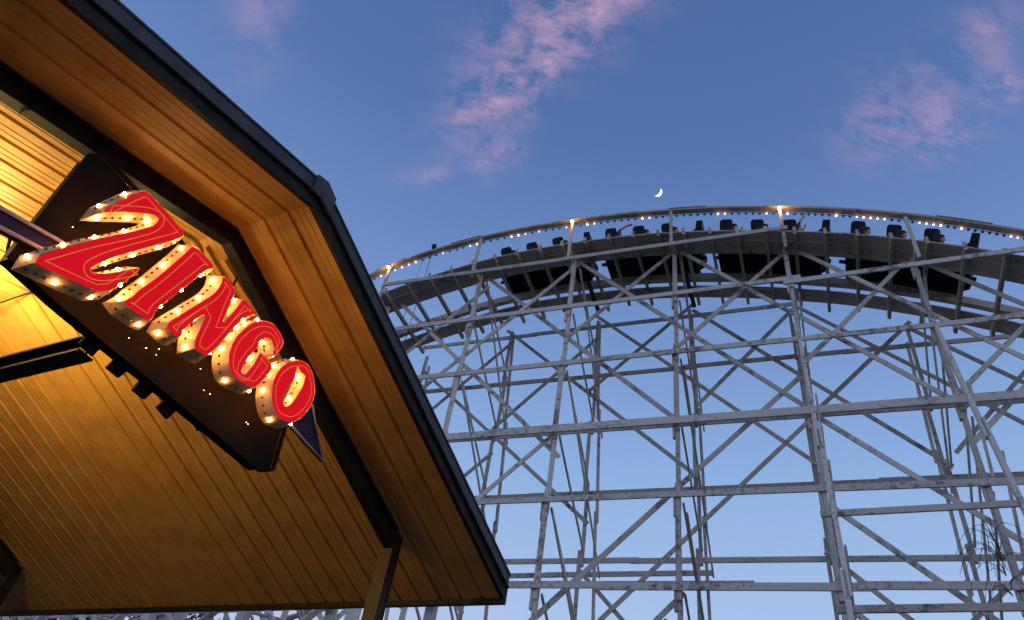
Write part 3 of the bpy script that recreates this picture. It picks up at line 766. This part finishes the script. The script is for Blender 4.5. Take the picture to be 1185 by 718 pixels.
# ------------------------------------------------------------ slim mast beyond the track
(sa, za) = kpix(502, 287, 3.9)
t = empty('antenna_mast', K(sa, 3.9, za-5), 'slim stayed mast with a dark capsule top rising behind the left end of the track', 'mast')
def tl(o, t=t): o.location = -t.location; return o
bm = NB(); tube(bm, [K(sa, 3.9, za-7), K(sa, 3.9, za)], .022, 6); tl(link('pole', bm, M['steel'], t))
bm = NB(); tube(bm, [K(sa-.13, 3.9, za-7), K(sa-.13, 3.9, za-.9)], .012, 6); tube(bm, [K(sa-.13, 3.9, za-.9), K(sa, 3.9, za-.3)], .012, 6); tl(link('stay_wire', bm, M['steel'], t))
bm = NB(); tube(bm, [K(sa, 3.9, za-.12), K(sa, 3.9, za-.05), K(sa, 3.9, za+.16), K(sa, 3.9, za+.22)], [.04, .10, .11, .05], 12); tl(link('capsule', bm, M['black'], t, True))

# ------------------------------------------------------------ lower timber trestle beyond the station
tr = empty('timber_trestle', (-14, 14, 0), 'low white timber trestle seen under the eave of the canopy', 'trestle')
TA = GP+GQ*9.3+GN*21; TB = GP+GQ*9.3+GN*3.5; TA.z = TB.z = 0; TD = (TB-TA); TL = TD.length; TD.normalize(); TN = Vector((-TD.y, TD.x, 0))
def tk(a, n, z): return TA+TD*a+TN*n+Vector((0, 0, z))-tr.location
nb = int(TL/3.1)
for row, n0 in ((0, 0), (1, 2.9)):
    for k in range(nb+1):
        bm = NB(); a = k*3.1
        beam(bm, tk(a, n0, 0), tk(a, n0, 8.2), .24, .2, up=TN); beam(bm, tk(a+.16, n0+.02, 2), tk(a+.16, n0+.02, 6.0), .1, .18, up=TN)
        link('post', bm, M['pale'], tr)
        if k < nb and (row == 0 or k % 2):
            bm = NB(); zz = .3
            while zz < 8:
                beam(bm, tk(a, n0-.13, zz), tk(a+3.1, n0-.13, min(zz+2.4, 8.1)), .05, .19, up=TN); beam(bm, tk(a+3.1, n0-.19, zz), tk(a, n0-.19, min(zz+2.4, 8.1)), .05, .19, up=TN); zz += 2.4
            link('cross_brace', bm, M['pale'], tr)
    for z in (2.6, 8.1):
        bm = NB(); plank_run(bm, tk(0, n0-.25, z), tk(TL, n0-.25, z), .05, .2); link('ledger', bm, M['pale'], tr)
for k in range(nb+1):
    bm = NB(); a = k*3.1; beam(bm, tk(a+.1, 0, .3), tk(a+.1, 2.9, 4.2), .05, .16); beam(bm, tk(a+.1, 2.9, 4.2), tk(a+.1, 0, 8.0), .05, .16); link('bent_brace', bm, M['pale'], tr)

# ------------------------------------------------------------ trees
def tree(name, loc, h, rx, leafm, n_leaf, seed, lb, trunk_h=.45, sz=.16):
    rnd = random.Random(seed); t = empty(name, loc, lb, 'tree', 'trees beyond the timber trestle')
    bm = NB(); tips = []
    lean = Vector((rnd.uniform(-.3, .3), rnd.uniform(-.3, .3), 0))
    base = [Vector((0, 0, 0)), Vector((0, 0, h*trunk_h*.5))+lean*.3, Vector((0, 0, h*trunk_h))+lean, Vector((0, 0, h*.8))+lean*1.4]
    tube(bm, base, [h*.03, h*.024, h*.018, h*.006], 8)
    for k in range(16):
        f = rnd.uniform(.35, .8); p0 = Vector((0, 0, h*f))+lean; a = rnd.uniform(0, 6.28); r_ = rx*rnd.uniform(.45, .95)*(1.1-abs(f-.6))
        p1 = p0+Vector((math.cos(a)*r_*.5, math.sin(a)*r_*.5, h*.08)); p2 = p0+Vector((math.cos(a)*r_, math.sin(a)*r_, h*rnd.uniform(.08, .22)))
        tube(bm, [p0, p1, p2], [h*.010, h*.006, h*.002], 5); tips.append(p2); tips.append(p1.lerp(p2, .5)+Vector((0, 0, .2)))
    tips.append(base[-1])
    link('trunk', bm, M['bark'], t)
    bm = NB()
    for k in range(n_leaf):
        c = rnd.choice(tips); g_ = Vector((rnd.gauss(0, 1), rnd.gauss(0, 1), rnd.gauss(0, .75)))*rx*.19
        p = c+g_; s_ = rnd.uniform(.6, 1.3)*sz
        n1 = Vector((rnd.gauss(0, 1), rnd.gauss(0, 1), rnd.gauss(0, 1))).normalized(); n2 = n1.orthogonal().normalized(); n3 = n1.cross(n2)
        bm.faces.new([bm.verts.new(p+q_) for q_ in (n2*s_, n3*s_*.45, -n2*s_, -n3*s_*.45)])
    link('crown', bm, leafm, t)
    return t
tree('tree', (-17.6, 31.2, 0), 11.6, 3.9, M['leaf'], 9000, 1, 'dark leafy tree behind the trestle, leftmost under the eave')
tree('tree', (-14, 34, 0), 11.9, 3.6, M['leaf2'], 8000, 2, 'olive green tree behind the trestle, middle one under the eave')
tree('tree', (-10.4, 36.2, 0), 11.6, 3.2, M['leaf'], 7000, 3, 'dark leafy tree nearest the pink sky under the eave')
tree('tree', (-23, 30, 0), 11, 4.0, M['leaf'], 7000, 4, 'dark leafy tree at the far left beyond the trestle')
d = ray(752, 716)
tree('sapling', Vector((d.x, d.y, 0))*(26/math.hypot(d.x, d.y)), 1.6+26*d.z/math.hypot(d.x, d.y)-.3, .9, M['leaf'], 420, 5, 'tall thin tree with a sparse twiggy top low in the middle of the lattice', sz=.13)
# dry vine on the right-hand post
(sv, zv) = kpix(1160, 652, -1.9)
vi = empty('dry_vine', K(sv, -1.9, zv), 'dry curling vine tangled on the crossed timbers at lower right', 'vine')
bm = NB(); rnd = random.Random(3)
for k in range(30):
    a = rnd.uniform(0, 6.28); L_ = rnd.uniform(.25, .8); p = [Vector((0, 0, rnd.uniform(-.6, .5)))]
    for j in range(1, 7):
        f = j/6; p.append(p[0]+CU*math.cos(a)*L_*f+CN*(-.1+.2*rnd.random())*f+Vector((0, 0, math.sin(a)*L_*f*.5+.30*math.sin(f*3.1)-.25*f*f)))
    tube(bm, p, [.007]*3+[.005]*2+[.004]*2, 5)
link('stems', bm, M['bark'], vi)

# ------------------------------------------------------------ crescent moon
d = ray(761, 222.5); DM = 2500; c0 = d*DM+EYE
R_ = DM*5.0/FPX
right = (CRT-d*CRT.dot(d)).normalized(); upv = (CUP-d*CUP.dot(d)).normalized()
th = rad(-38); ax = right*math.cos(th)+upv*math.sin(th); ay = upv*math.cos(th)-right*math.sin(th)
bm = NB(); pts = []
for k in range(17):
    a = -math.pi/2+math.pi*k/16; pts.append(ax*math.cos(a)*R_+ay*math.sin(a)*R_)
for k in range(1, 16):
    a = math.pi/2-math.pi*k/16; pts.append(ax*math.cos(a)*R_*.42+ay*math.sin(a)*R_)
slab(bm, [p+c0 for p in pts], d*3)
tag(link('moon', bm, M['moon']), 'thin white crescent moon in the blue sky above the coaster', 'moon')
